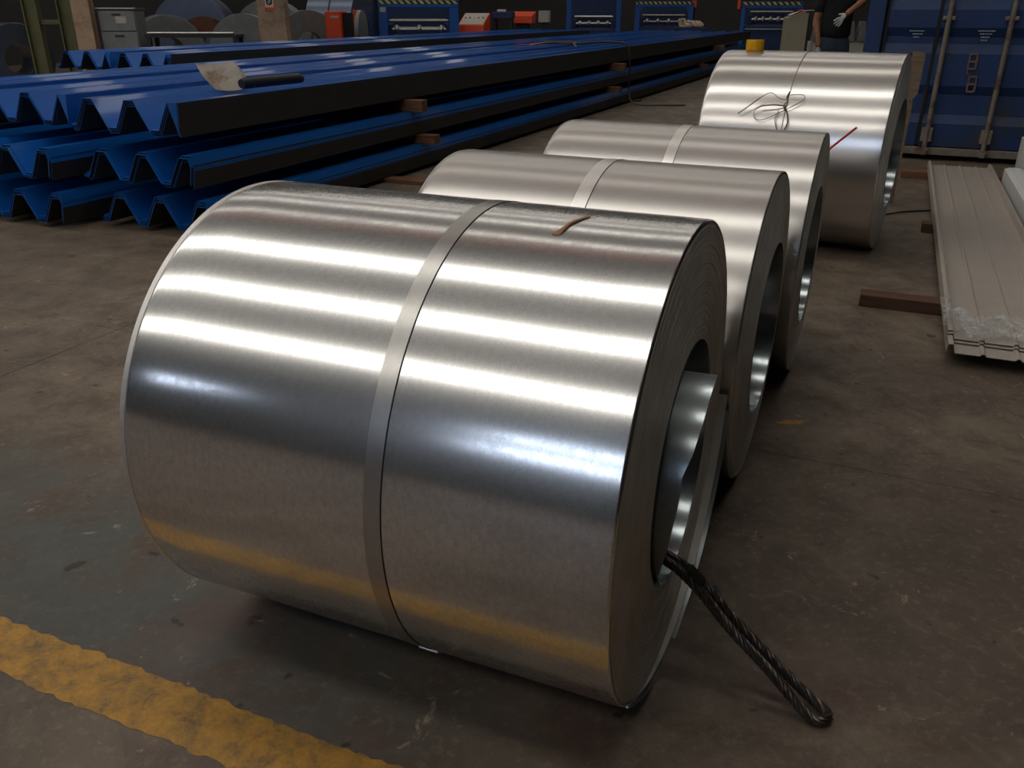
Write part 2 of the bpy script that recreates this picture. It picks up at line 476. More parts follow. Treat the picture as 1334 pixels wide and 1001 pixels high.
# ================================================================== COILS
def coil(label, face, az, R, L, r0, cone, metal, seed, lip=0.004):
    rnd = random.Random(seed)
    ca, sa = math.cos(az), math.sin(az)
    t = thing('steel_coil', label, 'steel coil', (face[0] - ca * L / 2, face[1] - sa * L / 2, 0), az, 'galvanised steel coils on the hall floor')
    h = L / 2
    # outer wrap
    prof = [(R - 0.006, -h), (R - 0.0028, -h + 0.003), (R - 0.0008, -h + 0.011), (R, -h + 0.020)]
    for i in range(1, 12): prof.append((R + 0.0002 * math.sin(i * 1.7 + seed), -h + 0.02 + (L - 0.026) * i / 12))
    prof += [(R, h - 0.006), (R - 0.0006, h - 0.0015), (R - 0.003, h)]
    part('outer_wrap', t, metal, lambda b: lathe(b, prof, 256, 'X', (0, 0, R)), smooth=math.radians(60))
    # end faces: wound laps as real steps
    def face_fn(sign):
        def fn(b):
            rings = 110; pr = []
            for i in range(rings):
                f0 = i / rings; f1 = (i + 1) / rings
                ra = r0 + (R - 0.003 - r0) * f0; rb = r0 + (R - 0.003 - r0) * f1
                off = cone * (1 - f0) ** 1.2 + rnd.uniform(-0.0006, 0.0006) - (lip if i > rings - 4 else 0)
                if rnd.random() < 0.04: off += rnd.uniform(-0.002, 0.002)
                pr.append((ra + 0.0003, sign * (h + off))); pr.append((rb - 0.0003, sign * (h + off)))
            pr[-1] = (R - 0.003, sign * h)
            lathe(b, pr, 160, 'X', (0, 0, R))
        return fn
    part('end_face', t, M_edge, face_fn(1)); part('end_face', t, M_edge, face_fn(-1))
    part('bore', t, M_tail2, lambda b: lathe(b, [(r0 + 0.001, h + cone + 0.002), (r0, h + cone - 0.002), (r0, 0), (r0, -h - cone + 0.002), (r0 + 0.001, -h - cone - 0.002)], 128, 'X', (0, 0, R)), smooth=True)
    return t

def ring_band(b, R, x0, x1, th=0.0009):
    lathe(b, [(R - 0.001, x0), (R + th, x0), (R + th, x1), (R - 0.001, x1)], 200, 'X', (0, 0, R))

def strap(t, R, L, x0, x1, m, line=True):
    """x0,x1 measured from the right-hand face"""
    h = L / 2
    part('strap', t, m, lambda b: ring_band(b, R, h + x0, h + x1), smooth=True)
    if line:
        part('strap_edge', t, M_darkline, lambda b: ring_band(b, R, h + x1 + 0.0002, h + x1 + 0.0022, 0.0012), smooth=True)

C1 = dict(face=(0.339, 1.484), az=-0.398, R=0.4846, L=0.985)
t1 = coil('large bright galvanised coil nearest the camera, wire rope in its bore', C1['face'], C1['az'], C1['R'], C1['L'], 0.2515, 0.0066, M_galv1, 1)
strap(t1, C1['R'], C1['L'], -0.440, -0.407, M_strap)
R1, L1 = C1['R'], C1['L']; h1 = L1 / 2
part('edge_rim', t1, M_rim, lambda b: lathe(b, [(R1 - 0.004, -h1 - 0.0005), (R1 + 0.0004, -h1 + 0.001), (R1 + 0.0007, -h1 + 0.013), (R1 - 0.0005, -h1 + 0.0145)], 200, 'X', (0, 0, R1)), smooth=True)
# loose inner lap standing out of the bore
def arc_sheet(b, R, rad, th0, th1, xin, xout_fn, n=60, thick=0.0012, m=6):
    """rad(f), th degrees, xin inner axial position, xout_fn(f) outer"""
    def grid(dr):
        g = []
        for i in range(n + 1):
            f = i / n; th = math.radians(th0 + (th1 - th0) * f); row = []
            for j in range(m + 1):
                x = xin + (xout_fn(f) - xin) * j / m
                r = rad(f, j / m) + dr
                row.append(b.verts.new((x, r * math.cos(th), R + r * math.sin(th))))
            g.append(row)
        return g
    A = grid(0); Bq = grid(thick); uvl = b.loops.layers.uv.verify()
    def quad(v, u0, u1, v0, v1):
        f = b.faces.new(v)
        for lp, uv in zip(f.loops, ((u0, v0), (u0, v1), (u1, v1), (u1, v0))): lp[uvl].uv = uv
    for G in (A, Bq):
        for i in range(n):
            for j in range(m):
                quad((G[i][j], G[i + 1][j], G[i + 1][j + 1], G[i][j + 1]), j * .01, j * .01 + .01, i * .01, i * .01 + .01)
    for i in range(n):
        for j in (0, m):
            b.faces.new((A[i][j], A[i + 1][j], Bq[i + 1][j], Bq[i][j]))
    for j in range(m):
        for i in (0, n):
            b.faces.new((A[i][j], A[i][j + 1], Bq[i][j + 1], Bq[i][j]))
def interp(x, tab):
    for (a, ya), (b_, yb) in zip(tab[:-1], tab[1:]):
        if x <= b_: return ya + (yb - ya) * max(0.0, (x - a) / (b_ - a))
    return tab[-1][1]
def itail(f):
    return h1 + 0.0066 + interp(108 + f * 140, [(108, .061), (133, .058), (147, .052), (155, .043), (158, .040), (162, .043), (172, .040), (190, .030), (215, .010), (248, .004)])
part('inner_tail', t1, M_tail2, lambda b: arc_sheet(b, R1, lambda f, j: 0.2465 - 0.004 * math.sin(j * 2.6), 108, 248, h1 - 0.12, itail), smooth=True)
def otail(k):
    return lambda f: h1 + (0.031 - 0.010 * k) * (1 - f ** 2.2) + 0.001
part('outer_tail', t1, M_tail, lambda b: arc_sheet(b, R1, lambda f, j: R1 + 0.0008 + 0.004 * (1 - f), -11, -128, h1 - 0.03, otail(0)), smooth=True)
part('outer_tail', t1, M_edge, lambda b: arc_sheet(b, R1, lambda f, j: R1 - 0.010 + 0.002 * (1 - f), -6, -120, h1 - 0.03, otail(1)), smooth=True)
# seal clip at the foot of the strap
def seal(b):
    for th in (232, 236):
        a = math.radians(th); r = R1 + 0.004
        box(b, (h1 - 0.424, r * math.cos(a), R1 + r * math.sin(a)), (0.046, 0.030, 0.006), Euler((a + PI / 2, 0, 0)), 0.002)
part('seal', t1, M_strapshine, seal)
C2 = dict(face=(0.744, 2.346), az=-0.417, R=0.4554, L=1.0025)
t2 = coil('satin galvanised coil second from the camera, behind the nearest one', C2['face'], C2['az'], C2['R'], C2['L'], 0.254, 0.014, M_galv2, 2, 0.012)
strap(t2, C2['R'], C2['L'], -0.520, -0.478, M_strapshine)
C3 = dict(face=(1.152, 3.169), az=-0.417, R=0.4553, L=1.006)
t3 = coil('satin galvanised coil third from the camera, orange strap end behind it', C3['face'], C3['az'], C3['R'], C3['L'], 0.258, 0.004, M_galv2, 3)
strap(t3, C3['R'], C3['L'], -0.535, -0.496, M_strapshine)
C4 = dict(face=(2.224, 5.036), az=-0.5038, R=0.5506, L=1.016)
t4 = coil('largest galvanised coil standing apart at the back, tied with wire', C4['face'], C4['az'], C4['R'], C4['L'], 0.310, 0.0205, M_galv4, 4)
R4, L4 = C4['R'], C4['L']; h4 = L4 / 2
part('tie_wire', t4, M_wire, lambda b: lathe(b, [(R4 - 0.001, h4 - 0.541), (R4 + 0.003, h4 - 0.540), (R4 + 0.003, h4 - 0.537), (R4 - 0.001, h4 - 0.536)], 160, 'X', (0, 0, R4)), smooth=True)
def on4(x, th, lift):
    a = math.radians(th); r = R4 + lift
    return (h4 + x, r * math.cos(a), R4 + r * math.sin(a))
def knot(b):
    tube(b, smoothpath([on4(-0.54, 140, .004), on4(-0.545, 144, .012), on4(-0.535, 147, .02), on4(-0.55, 149, .012), on4(-0.54, 152, .006)]), 0.0035, 6)
    tube(b, smoothpath([on4(-0.54, 146, .012), on4(-0.58, 146, .03), on4(-0.63, 143.5, .04), on4(-0.68, 147, .045), on4(-0.73, 151, .035), on4(-0.79, 156, .03)]), [0.0022] * 25 + [0.0035] * 16, 6)
    tube(b, smoothpath([on4(-0.54, 149, .012), on4(-0.60, 150, .03), on4(-0.66, 151, .03), on4(-0.70, 154, .028), on4(-0.69, 158, .02), on4(-0.64, 158, .018), on4(-0.57, 154, .016), on4(-0.49, 149, .02), on4(-0.45, 145.5, .02), on4(-0.46, 143, .024), on4(-0.53, 143, .018)]), 0.002, 6)
    tube(b, smoothpath([on4(-0.54, 150, .01), on4(-0.515, 156, .02), on4(-0.51, 160, .02), on4(-0.525, 164, .012)]), 0.0035, 6)
    tube(b, smoothpath([on4(-0.57, 152, .014), on4(-0.58, 157, .022), on4(-0.57, 161, .02), on4(-0.55, 166, .01)]), 0.0022, 6)
part('wire_knot', t4, M_wire, knot, smooth=True)
part('wire_end', t4, M_brownstrap, lambda b: tube(b, smoothpath([on4(-0.55, 149.5, .014), on4(-0.60, 150, .031), on4(-0.67, 151, .032)]), 0.0045, 6), smooth=True)

# orange strap end sticking out behind the third coil
bm = bmesh.new()
p0 = Vector((1.39, 3.75, 0.776)); p1 = Vector((1.486, 3.75, 0.860))
d = (p1 - p0).normalized()
tube(bm, [p0 - d * 0.22 - Vector((0, 0.10, 0)), p0, p1], 0.005, 6)
obj('strap_end', bm, M_red, t3).matrix_parent_inverse = Matrix()
so = COL.objects['strap_end'] if 'strap_end' in COL.objects else None
bpy.context.view_layer.update()
so.matrix_parent_inverse = t3.matrix_world.inverted()

# brown strap scrap on top of the nearest coil
def on1(x, th, lift):
    a = math.radians(th); r = R1 + lift
    return (h1 + x, r * math.cos(a), R1 + r * math.sin(a))
bm = bmesh.new()
pts = smoothpath([on1(-0.235, 104, .001), on1(-0.228, 101, .003), on1(-0.222, 97, .003), on1(-0.205, 92, .002)], 6)
wd = [0.007, .007, .0065, .006, .005, .0045, .004, .003, .003, .003, .003, .004, .004, .004, .004, .004, .004, .004, .004]
for i in range(len(pts) - 1):
    a, b2 = pts[i], pts[i + 1]; q = Vector((1, 0.0, 0))
    v = [bm.verts.new(a - q * wd[i]), bm.verts.new(a + q * wd[i]), bm.verts.new(b2 + q * wd[i + 1]), bm.verts.new(b2 - q * wd[i + 1])]
    bm.faces.new(v)
bmesh.ops.remove_doubles(bm, verts=bm.verts, dist=1e-5)
bmesh.ops.solidify(bm, geom=bm.faces[:], thickness=0.0012)
sc_ = obj('strap_scrap', bm, M_brownstrap, None, t1.location, (0, 0, C1['az']))
tag(sc_, 'brown scrap of strapping lying on top of the nearest coil', 'strapping')

# wire rope sling from the bore of the nearest coil to the floor
AX = Vector((math.cos(C1['az']), math.sin(C1['az']), 0)); AY = Vector((-AX.y, AX.x, 0))
F1 = Vector((*C1['face'], 0))
def rope(b, path, R=0.0074, r=0.0041, strands=6, pitch=0.085):
    pts = [Vector(p) for p in path]
    # resample
    seg = [0.0]
    for p, q in zip(pts[:-1], pts[1:]): seg.append(seg[-1] + (q - p).length)
    N = int(seg[-1] / 0.008); res = []; j = 0
    for i in range(N + 1):
        s = seg[-1] * i / N
        while j < len(seg) - 2 and seg[j + 1] < s: j += 1
        f = (s - seg[j]) / max(1e-9, seg[j + 1] - seg[j]); res.append(pts[j].lerp(pts[j + 1], f))
    frames = []; prev = None
    for i, p in enumerate(res):
        t = (res[min(i + 1, N)] - res[max(i - 1, 0)]).normalized()
        u = t.cross(Vector((0, 0, 1))).normalized() if prev is None else (prev - t * prev.dot(t)).normalized()
        prev = u; frames.append((p, u, t.cross(u)))
    for k in range(strands):
        line = []
        for i, (p, u, v) in enumerate(frames):
            a = 2 * PI * (k / strands + seg[-1] * i / N / pitch)
            line.append(p + R * (math.cos(a) * u + math.sin(a) * v))
        tube(b, line, r, 6)
zl = R1 - 0.2515 + 0.026
def rp(x, y, z): return F1 + AX * x + AY * y + Vector((0, 0, z))
sling = thing('wire_rope_sling', 'dark twisted wire rope sling looped from the nearest coil onto the floor', 'wire rope', rp(0.3, 0, 0), 0)
legA = [rp(-0.35, -0.035, zl + .002), rp(-0.10, -0.032, zl + .002), rp(-0.01, -0.030, zl + 0.004), rp(0.06, -0.036, zl - 0.035), rp(0.15, -0.052, zl - 0.115), rp(0.24, -0.072, 0.080), rp(0.29, -0.086, 0.040), rp(0.330, -0.096, 0.0125)]
legB = [rp(0.360, -0.078, 0.0125), rp(0.352, -0.059, 0.0125), rp(0.318, -0.046, 0.024), rp(0.25, -0.038, 0.074), rp(0.15, -0.024, zl - 0.108), rp(0.06, -0.014, zl - 0.030), rp(-0.01, -0.010, zl + 0.004), rp(-0.10, -0.012, zl + .001), rp(-0.35, -0.010, zl + .001)]
loop = smoothpath(legA + [rp(0.350, -0.093, 0.0125)] + legB, 10)
bm = bmesh.new(); rope(bm, [p - sling.location for p in loop]); obj('rope_loop', bm, M_rope, sling, smooth=True)
bm = bmesh.new(); q0 = rp(0.035, -0.020, zl - 0.012) - sling.location; q1 = rp(0.075, -0.024, zl - 0.045) - sling.location
tube(bm, [q0, q0.lerp(q1, .15), q0.lerp(q1, .85), q1], [0.012, 0.019, 0.019, 0.012], 10); obj('ferrule', bm, M_black, sling, smooth=True)

# roll of yellow tape on the back coil
TAPE = Vector((C4['face'][0] - 0.865 * math.cos(C4['az']), C4['face'][1] - 0.865 * math.sin(C4['az']), 2 * C4['R'] + 0.0006))
tp = thing('tape_roll', 'small roll of yellow tape on top of the back coil', 'tape', TAPE, TH)
part('tape', tp, M_tape, lambda b: lathe(b, [(0.040, 0), (0.052, 0), (0.053, 0.003), (0.053, 0.055), (0.052, 0.058), (0.040, 0.058)], 40, 'Z', closed=True), smooth=True)
part('core', tp, M_core, lambda b: lathe(b, [(0.036, 0), (0.0398, 0), (0.0398, 0.058), (0.036, 0.058)], 40, 'Z', closed=True), smooth=True)

# ================================================================== BLUE PROFILED SHEETS
def deck_profile(ncrest, knee=False, period=0.34, depth=0.165, crest=0.075, valley=0.070, thick=0.0025):
    sl = (period - crest - valley) / 2
    top = [(0.0, 0.0)]; x = 0.012; top = [(0.030, 0.004), (0.024, 0.0)] if not knee else [(0.030, 0.0), (0.006, 0.112)]
    for k in range(ncrest):
        x += ((0.006 if knee else -0.008) if k == 0 else sl); top.append((x, depth))
        x += 0.012; top.append((x, depth + 0.0))
        x += crest - 0.012; top.append((x, depth))
        x += sl; top.append((x, 0.0))
        if k < ncrest - 1: x += valley; top.append((x, 0.0))
    x += 0.035; top.append((x, 0.0)); top.append((x + .003, 0.012))
    # offset lower skin along local normals
    low = []
    for i, p in enumerate(top):
        a = top[max(i - 1, 0)]; c = top[min(i + 1, len(top) - 1)]
        dx, dz = c[0] - a[0], c[1] - a[1]; l = math.hypot(dx, dz) or 1
        low.append((p[0] + dz / l * thick, p[1] - dx / l * thick))
    return top + low[::-1], x
def deck_mesh(ncrest, length, knee=False, skirt=True):
    poly, wdt = deck_profile(ncrest, knee)
    bm = bmesh.new()
    # crest on the near side: mirror so x runs away from the coils
    prism(bm, [(-p[0], p[1]) for p in poly], 0, length, 'Y')
    bm.faces.ensure_lookup_table()
    half = len(poly) // 2
    for k in range(len(poly)):          # grey back coat below, blue above; skirt turns the near web grey too
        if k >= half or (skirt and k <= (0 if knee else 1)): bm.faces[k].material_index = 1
    return mesh('blue_deck_sheet', bm, [M_blue, M_backcoat]), wdt
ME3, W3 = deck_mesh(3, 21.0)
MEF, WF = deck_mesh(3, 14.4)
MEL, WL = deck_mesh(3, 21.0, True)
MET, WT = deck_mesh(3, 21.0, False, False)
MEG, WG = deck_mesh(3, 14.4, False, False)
ORD = ['top', 'middle', 'bottom']
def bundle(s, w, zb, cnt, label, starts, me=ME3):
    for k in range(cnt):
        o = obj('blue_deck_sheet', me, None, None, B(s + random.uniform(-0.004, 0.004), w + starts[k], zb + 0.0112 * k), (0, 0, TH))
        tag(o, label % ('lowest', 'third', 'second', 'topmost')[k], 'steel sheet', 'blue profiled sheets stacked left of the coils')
rz = lambda: random.uniform(-0.012, 0.012)
pos = ['bundle beside the coils', 'middle bundle', 'bundle at left edge']
SB = [-3.845, -4.885, -5.925]
for li, (lay, zb) in enumerate(zip(ORD, (0.622, 0.318, 0.036))):
    for bi in range(3):
        st = [rz() for _ in range(4)]
        if bi == 0: w0 = 3.93 + (0.05 if lay == 'bottom' else 0)
        elif bi == 1:
            w0 = 4.05 if lay == 'top' else 3.80
        else: w0 = 3.95 if lay == 'top' else 3.70
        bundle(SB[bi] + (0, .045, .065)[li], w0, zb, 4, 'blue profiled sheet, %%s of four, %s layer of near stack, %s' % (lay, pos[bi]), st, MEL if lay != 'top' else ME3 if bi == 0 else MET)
# farther stack
for li, (lay, zb) in enumerate(zip(ORD, (0.670, 0.345, 0.036))):
    for bi in range(2):
        w0 = 7.6 + bi * 0.12 + li * 0.05
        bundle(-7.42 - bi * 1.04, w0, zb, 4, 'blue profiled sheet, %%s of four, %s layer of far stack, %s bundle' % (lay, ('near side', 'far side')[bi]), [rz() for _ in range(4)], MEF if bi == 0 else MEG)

def batten(name, label, s0, s1, w, z0, hgt, wid, m=M_wood, rz_=0.0, cat='timber', group=None):
    L = s1 - s0
    bm = bmesh.new(); box(bm, (0, 0, hgt / 2), (L, wid, hgt), None, 0.004)
    o = obj(name, bm, m, None, B((s0 + s1) / 2, w, z0), (0, 0, TH + rz_))
    return tag(o, label, cat, group)
G = 'timber spacers between the blue sheet layers'
places = ['nearest the camera', 'near the hanging cable', 'toward the far end']
zt = 0.036 + 0.165 + 0.0336
for k, w in enumerate((6.62, 12.6, 20.2)):
    batten('wood_batten', 'timber spacer under the top blue layer, %s' % places[k], -7.0, -3.70 + (0.0, .02, .05)[k], w, 0.5195, 0.096, 0.10, M_wood, group=G)
for k, w in enumerate((6.75, 12.35, 18.6)):
    batten('wood_batten', 'timber spacer under the middle blue layer, %s' % places[k], -7.0, -3.66, w, 0.2375, 0.074, 0.11, M_wood, group=G)
for k, w in enumerate((6.15, 13.6, 19.6)):
    batten('wood_batten', 'flat timber on the floor under the blue stack, %s' % places[k], -7.0, (-3.45, -3.70, -3.35)[k], w, 0.0, 0.0325, 0.14, M_wood, group=G)
for k, w in enumerate((8.2, 16.0)):
    for (z, hh, nm) in ((0.0, 0.0325, 'on the floor under'), (0.2375, 0.1, 'low inside'), (0.5475, 0.115, 'high inside')):
        batten('wood_batten', 'timber spacer %s the far blue stack, %s' % (nm, ('near end', 'far end')[k]), -9.4, -7.35, w, z, hh, 0.1, M_wood, group='timber spacers in the far stack')

# cable over the stack
bm = bmesh.new()
cab = [(-5.0, 12.2, .866), (-4.75, 12.45, .88), (-4.5, 12.55, .868), (-4.25, 12.85, .885), (-4.0, 13.05, .882), (-3.83, 13.12, .845), (-3.77, 13.1, .65), (-3.755, 13.08, .42), (-3.735, 13.05, .2), (-3.66, 12.95, .05), (-3.45, 12.98, .012), (-3.2, 13.08, .012), (-2.9, 13.22, .012)]
tube(bm, smoothpath([B(*p) for p in cab]), 0.013, 8)
tag(obj('cable', bm, M_wire, smooth=True), 'grey cable hanging over the blue stack down to the floor', 'cable')
bm = bmesh.new()
tube(bm, smoothpath([B(-4.95, 12.0, .86), B(-4.7, 12.1, .90), B(-4.45, 12.5, .89), B(-4.35, 12.2, .88), B(-4.2, 11.9, .86)]), 0.012, 7)
tag(obj('strap_coil', bm, M_brownstrap, smooth=True), 'loose brown strap curled on top of the blue stack', 'strap')

# sheet of paper and dark roll on the blue stack
bm = bmesh.new(); g = []
for i in range(9):
    u = i / 8; row = []
    for j in range(9):
        v = j / 8
        s = -4.20 - 0.24 * v + 0.20 * u - 0.03 * math.sin(u * PI) * v + (0.05 * u if v > .6 else 0)
        w = 4.66 + 0.16 * u + 0.10 * v * v + 0.03 * math.sin(3 * u)
        z = 0.83 + 0.155 * v * (1 - 0.35 * (u > 0.85) * (u - .85) / .15) - 0.012 * math.sin(u * 5)
        row.append(bm.verts.new(B(s, w, z)))
    g.append(row)
for i in range(8):
    for j in range(8): bm.faces.new((g[i][j], g[i + 1][j], g[i + 1][j + 1], g[i][j + 1]))
bmesh.ops.solidify(bm, geom=bm.faces[:], thickness=0.004)
tag(obj('paper_sheet', bm, M_paper, smooth=True), 'curled off-white paper sheet standing on the near blue stack', 'paper')
roll = thing('dark_roll', 'dark rolled bundle lying beside the paper on the blue stack', 'roll', B(-4.03, 4.95, 0.829), TH + math.radians(-3))
part('roll_body', roll, M_dark, lambda b: tube(b, [(0, -0.22, .036), (0, -0.2, .038), (0, 0.1, .038), (0, 0.36, .037), (0, 0.40, .030)], [0.030, 0.036, 0.036, 0.036, 0.026], 14), smooth=True)

# ================================================================== CREAM PANELS ON THE RIGHT
def panel_profile(wd, th=0.002):
    """standing-edge sheet: tall rib at each side, three fine ribs between"""
    t = [(0.0, 0.0), (0.004, 0.034), (0.022, 0.036), (0.032, 0.0)]
    for k in range(1, 4):
        x = wd * k / 4 + 0.01; t += [(x - 0.012, 0.0), (x - 0.005, 0.009), (x + 0.005, 0.009), (x + 0.012, 0.0)]
    t += [(wd - 0.032, 0.0), (wd - 0.022, 0.036), (wd - 0.004, 0.034), (wd, 0.0)]
    return t + [(x, z - th) for x, z in t[::-1]]
def panel(label, s, w0, w1, z, wd=0.50):
    bm = bmesh.new(); prism(bm, panel_profile(wd), 0, w1 - w0, 'Y')
    tag(obj('cream_panel', bm, M_cream, None, B(s, w0, z), (0, 0, TH)), label, 'roof panel', 'cream ribbed panels on the right')
GP = 'cream ribbed panels on the right'
panel('cream ribbed metal panel, lowest of the pack, end sticking out toward the camera', 0.355, 3.58, 8.20, 0.062)
panel('cream ribbed metal panel lying in the middle of the right-hand pack', 0.355, 3.69, 8.32, 0.070)
panel('cream ribbed metal panel lying on top of the right-hand pack', 0.355, 3.71, 8.40, 0.078)
batten('wood_block', 'long brown timber under the near end of the cream panels', 0.0, 0.95, 4.30, 0.0, 0.060, 0.105, M_wooddark, cat='timber')
batten('wood_block', 'short brown timber poking out under the cream panels halfway', 0.295, 0.95, 6.05, 0.0, 0.060, 0.10, M_wooddark, cat='timber')
batten('wood_block', 'flat timber under the far end of the cream panels by the container', 0.15, 1.1, 8.15, 0.0, 0.0600, 0.16, M_wood, cat='timber')
# white edge trims stacked beyond
def trim(label, s, w0, w1, z, wd, hgt, rot=0.0):
    bm = bmesh.new()
    poly = [(0, 0), (0, hgt), (wd * .25, hgt + .012), (wd * .75, hgt + .012), (wd, hgt), (wd, 0), (wd - .006, 0), (wd - .006, hgt - .004), (0.006, hgt - .004), (0.006, 0)]
    prism(bm, poly, 0, w1 - w0, 'Y')
    tag(obj('white_trim', bm, M_white, None, B(s, w0, z), (0, 0, TH + rot)), label, 'metal trim', 'white folded trims right of the cream panels')
trim('white folded metal trim nearest the cream panels', 0.885, 3.6, 7.75, 0.062, 0.13, 0.115)
trim('white folded metal trim at the right edge, standing higher', 1.02, 3.6, 8.3, 0.062, 0.17, 0.30)
for w in (4.5, 6.4):
    batten('wood_block', 'flat timber under the white trims, %s' % ('near end' if w < 5 else 'far end'), 0.96, 1.35, w, 0.0, 0.060, 0.10, M_wooddark, cat='timber')
# crumpled clear plastic over the panel end
bm = bmesh.new(); g = []
NX, NY = 36, 14
for i in range(NX + 1):
    row = []
    for j in range(NY + 1):
        s = 0.325 + 0.60 * i / NX; w = 3.72 + 0.30 * j / NY + 0.035 * math.sin(i * 0.5)
        z = 0.092 + random.uniform(0, 0.024) + (0.03 if i in (0, 1, 2) else 0)
        if i < 2 and j < 5: z -= 0.02; w -= 0.05
        row.append(bm.verts.new(B(s + random.uniform(-.012, .012), w + random.uniform(-.012, .012), max(z, .086) + (0.032 if i < 3 else 0))))
    g.append(row)
for i in range(NX):
    for j in range(NY): bm.faces.new((g[i][j], g[i + 1][j], g[i + 1][j + 1], g[i][j + 1]))
tag(obj('plastic_film', bm, M_film), 'crumpled clear plastic film over the near end of the cream panels', 'plastic film')
# thin stick of wire on the floor by the panels
bm = bmesh.new(); tube(bm, smoothpath([B(0.05, 6.42, .006), B(0.13, 6.5, .012), B(0.2, 6.6, .008), B(0.36, 6.72, .006)]), 0.006, 6)
tag(obj('wire_piece', bm, M_dark, smooth=True), 'short dark wire on the floor left of the cream panels', 'wire')

# ================================================================== CONTAINER
cw = 9.2
ct = thing('shipping_container', 'blue steel shipping container standing behind the back coil', 'container', B(-0.36, cw, 0), TH)
CWD, CH, CL = 2.44, 2.6, 6.0
part('corner_post', ct, M_contblue, lambda b: box(b, (0.075, 0.08, CH / 2), (0.15, 0.16, CH), None, 0.012))
part('corner_post', ct, M_contblue, lambda b: box(b, (CWD - 0.075, 0.08, CH / 2), (0.15, 0.16, CH), None, 0.012))
part('sill', ct, M_contbar, lambda b: box(b, (CWD / 2, 0.07, 0.085), (CWD - 0.31, 0.14, 0.07), None, 0.006))
part('header', ct, M_contblue, lambda b: box(b, (CWD / 2, 0.08, CH - 0.07), (CWD - 0.31, 0.15, 0.14), None, 0.006))
def door_prof():
    zz = [(0.13, 0.02), (0.34, 0.02), (0.42, 0.062), (0.60, 0.062), (0.68, 0.02), (0.96, 0.02), (1.04, 0.062), (1.10, 0.062), (1.18, 0.02), (1.33, 0.02), (1.42, 0.062), (1.62, 0.062), (1.70, 0.02), (2.00, 0.02), (2.08, .062), (2.2, .062), (2.28, .02), (2.44, 0.02)]
    return [(y, z) for z, y in zz] + [(0.10, 2.44), (0.10, 0.13)]
def door(x0, x1):
    d_ = part('door', ct, M_contblue, lambda b: prism(b, door_prof(), x0, x1, 'X'))
    return d_
da = door(0.185, 0.60); db = door(0.63, 1.60); dc = door(1.63, 2.255)
for (a, b_) in ((0.165, 0.185), (0.602, 0.628), (1.602, 1.628)):
    part('door_seal', ct, M_black, lambda b: box(b, ((a + b_) / 2, 0.035, 1.29), (b_ - a, 0.04, 2.3)))
for x in (0.690, 1.195, 1.78):
    bar = part('lock_bar', ct, M_contbar, lambda b: tube(b, [(x, -0.025, 0.06), (x, -0.025, 2.5)], 0.024, 10), smooth=True)
    for z in (0.24, 1.26, 2.2):
        part('bar_guide', bar, M_contbar, lambda b: box(b, (x, -0.012, z), (0.11 if z > .5 else 0.10, 0.05, 0.035 if z > .5 else 0.13), None, 0.008))
    part('cam_lock', bar, M_contbar, lambda b: (box(b, (x, -0.02, 0.075), (0.05, 0.06, 0.05), None, 0.008), box(b, (x + .02, -0.03, 0.10), (0.04, 0.03, 0.04), None, 0.006)))
for (x, z) in ((0.955, 0.895), (0.985, 0.70)):
    def plate(b, x=x, z=z):
        w_, h_ = 0.062, 0.13
        for dx in (-w_ / 2, w_ / 2): box(b, (x + dx, 0.008, z), (0.016, 0.02, h_), None, 0.003)
        for dz in (-h_ / 2, 0, h_ / 2): box(b, (x, 0.008, z + dz), (w_, 0.02, 0.018), None, 0.003)
    part('handle_catch', db, M_rustbar, plate)
part('catch_link', db, M_rustbar, lambda b: tube(b, smoothpath([(0.93, 0.005, 0.83), (0.925, 0.0, 0.80), (0.95, 0.0, 0.775)]), 0.006, 6))
# faint rows of stencilled print
def print_rows(b, x0, z0, rows):
    for k, (n_, gap) in enumerate(rows):
        x = x0 + gap
        for i in range(n_):
            l = random.uniform(0.008, 0.016); box(b, (x + l / 2, 0.0185, z0 - 0.026 * k), (l, 0.003, 0.009)); x += l + 0.005
part('stencil_print', db, M_letter, lambda b: print_rows(b, 0.95, 1.155, [(8, 0), (6, .02), (4, .03), (3, .035)]))
part('stencil_print', da, M_letter, lambda b: print_rows(b, 0.38, 1.15, [(8, 0), (5, .03), (3, .04)]))
# container side and roof
def corr(b, length, along):
    x = 0; n_ = int(length / 0.28)
    poly = []
    for k in range(n_):
        a = length * k / n_; p_ = length / n_
        poly += [(a, 0.0), (a + p_ * .35, 0.0), (a + p_ * .5, 0.036), (a + p_ * .85, 0.036)]
    poly += [(length, 0)]
    return poly
pl = corr(None, CL - 0.3, 'y')
part('side_wall', ct, M_contblue, lambda b: prism(b, [(0.02 + d_, 0.16 + y) for y, d_ in pl] + [(0.07, CL - 0.14), (0.07, 0.16)], 0.15, CH - 0.1, 'Z'))
part('side_wall', ct, M_contblue, lambda b: prism(b, [(CWD - 0.02 - d_, 0.16 + y) for y, d_ in pl] + [(CWD - 0.07, CL - 0.14), (CWD - 0.07, 0.16)], 0.15, CH - 0.1, 'Z'))
part('roof_panel', ct, M_contblue, lambda b: box(b, (CWD / 2, CL / 2, CH - 0.03), (CWD - 0.02, CL - .1, 0.05)))
part('floor_rail', ct, M_contblue, lambda b: (box(b, (0.04, CL / 2, 0.08), (0.07, CL - 0.35, 0.14)), box(b, (CWD - 0.04, CL / 2, 0.08), (0.07, CL - .35, 0.14))))
# pale board leaning behind the back coil
bm = bmesh.new()
prism(bm, [(-0.05, 0.0), (0.0, 0.0), (0.008, 0.70), (0.004, 0.74), (0.03, 0.78), (0.036, 1.03), (0.026, 1.055), (-0.05, 1.06)], -0.02, 0.02, 'Y')
tag(obj('wood_board', bm, M_woodpale, None, (2.86, 6.30, 0), (math.radians(-3), 0, TH)), 'pale upright board behind the back coil', 'board')

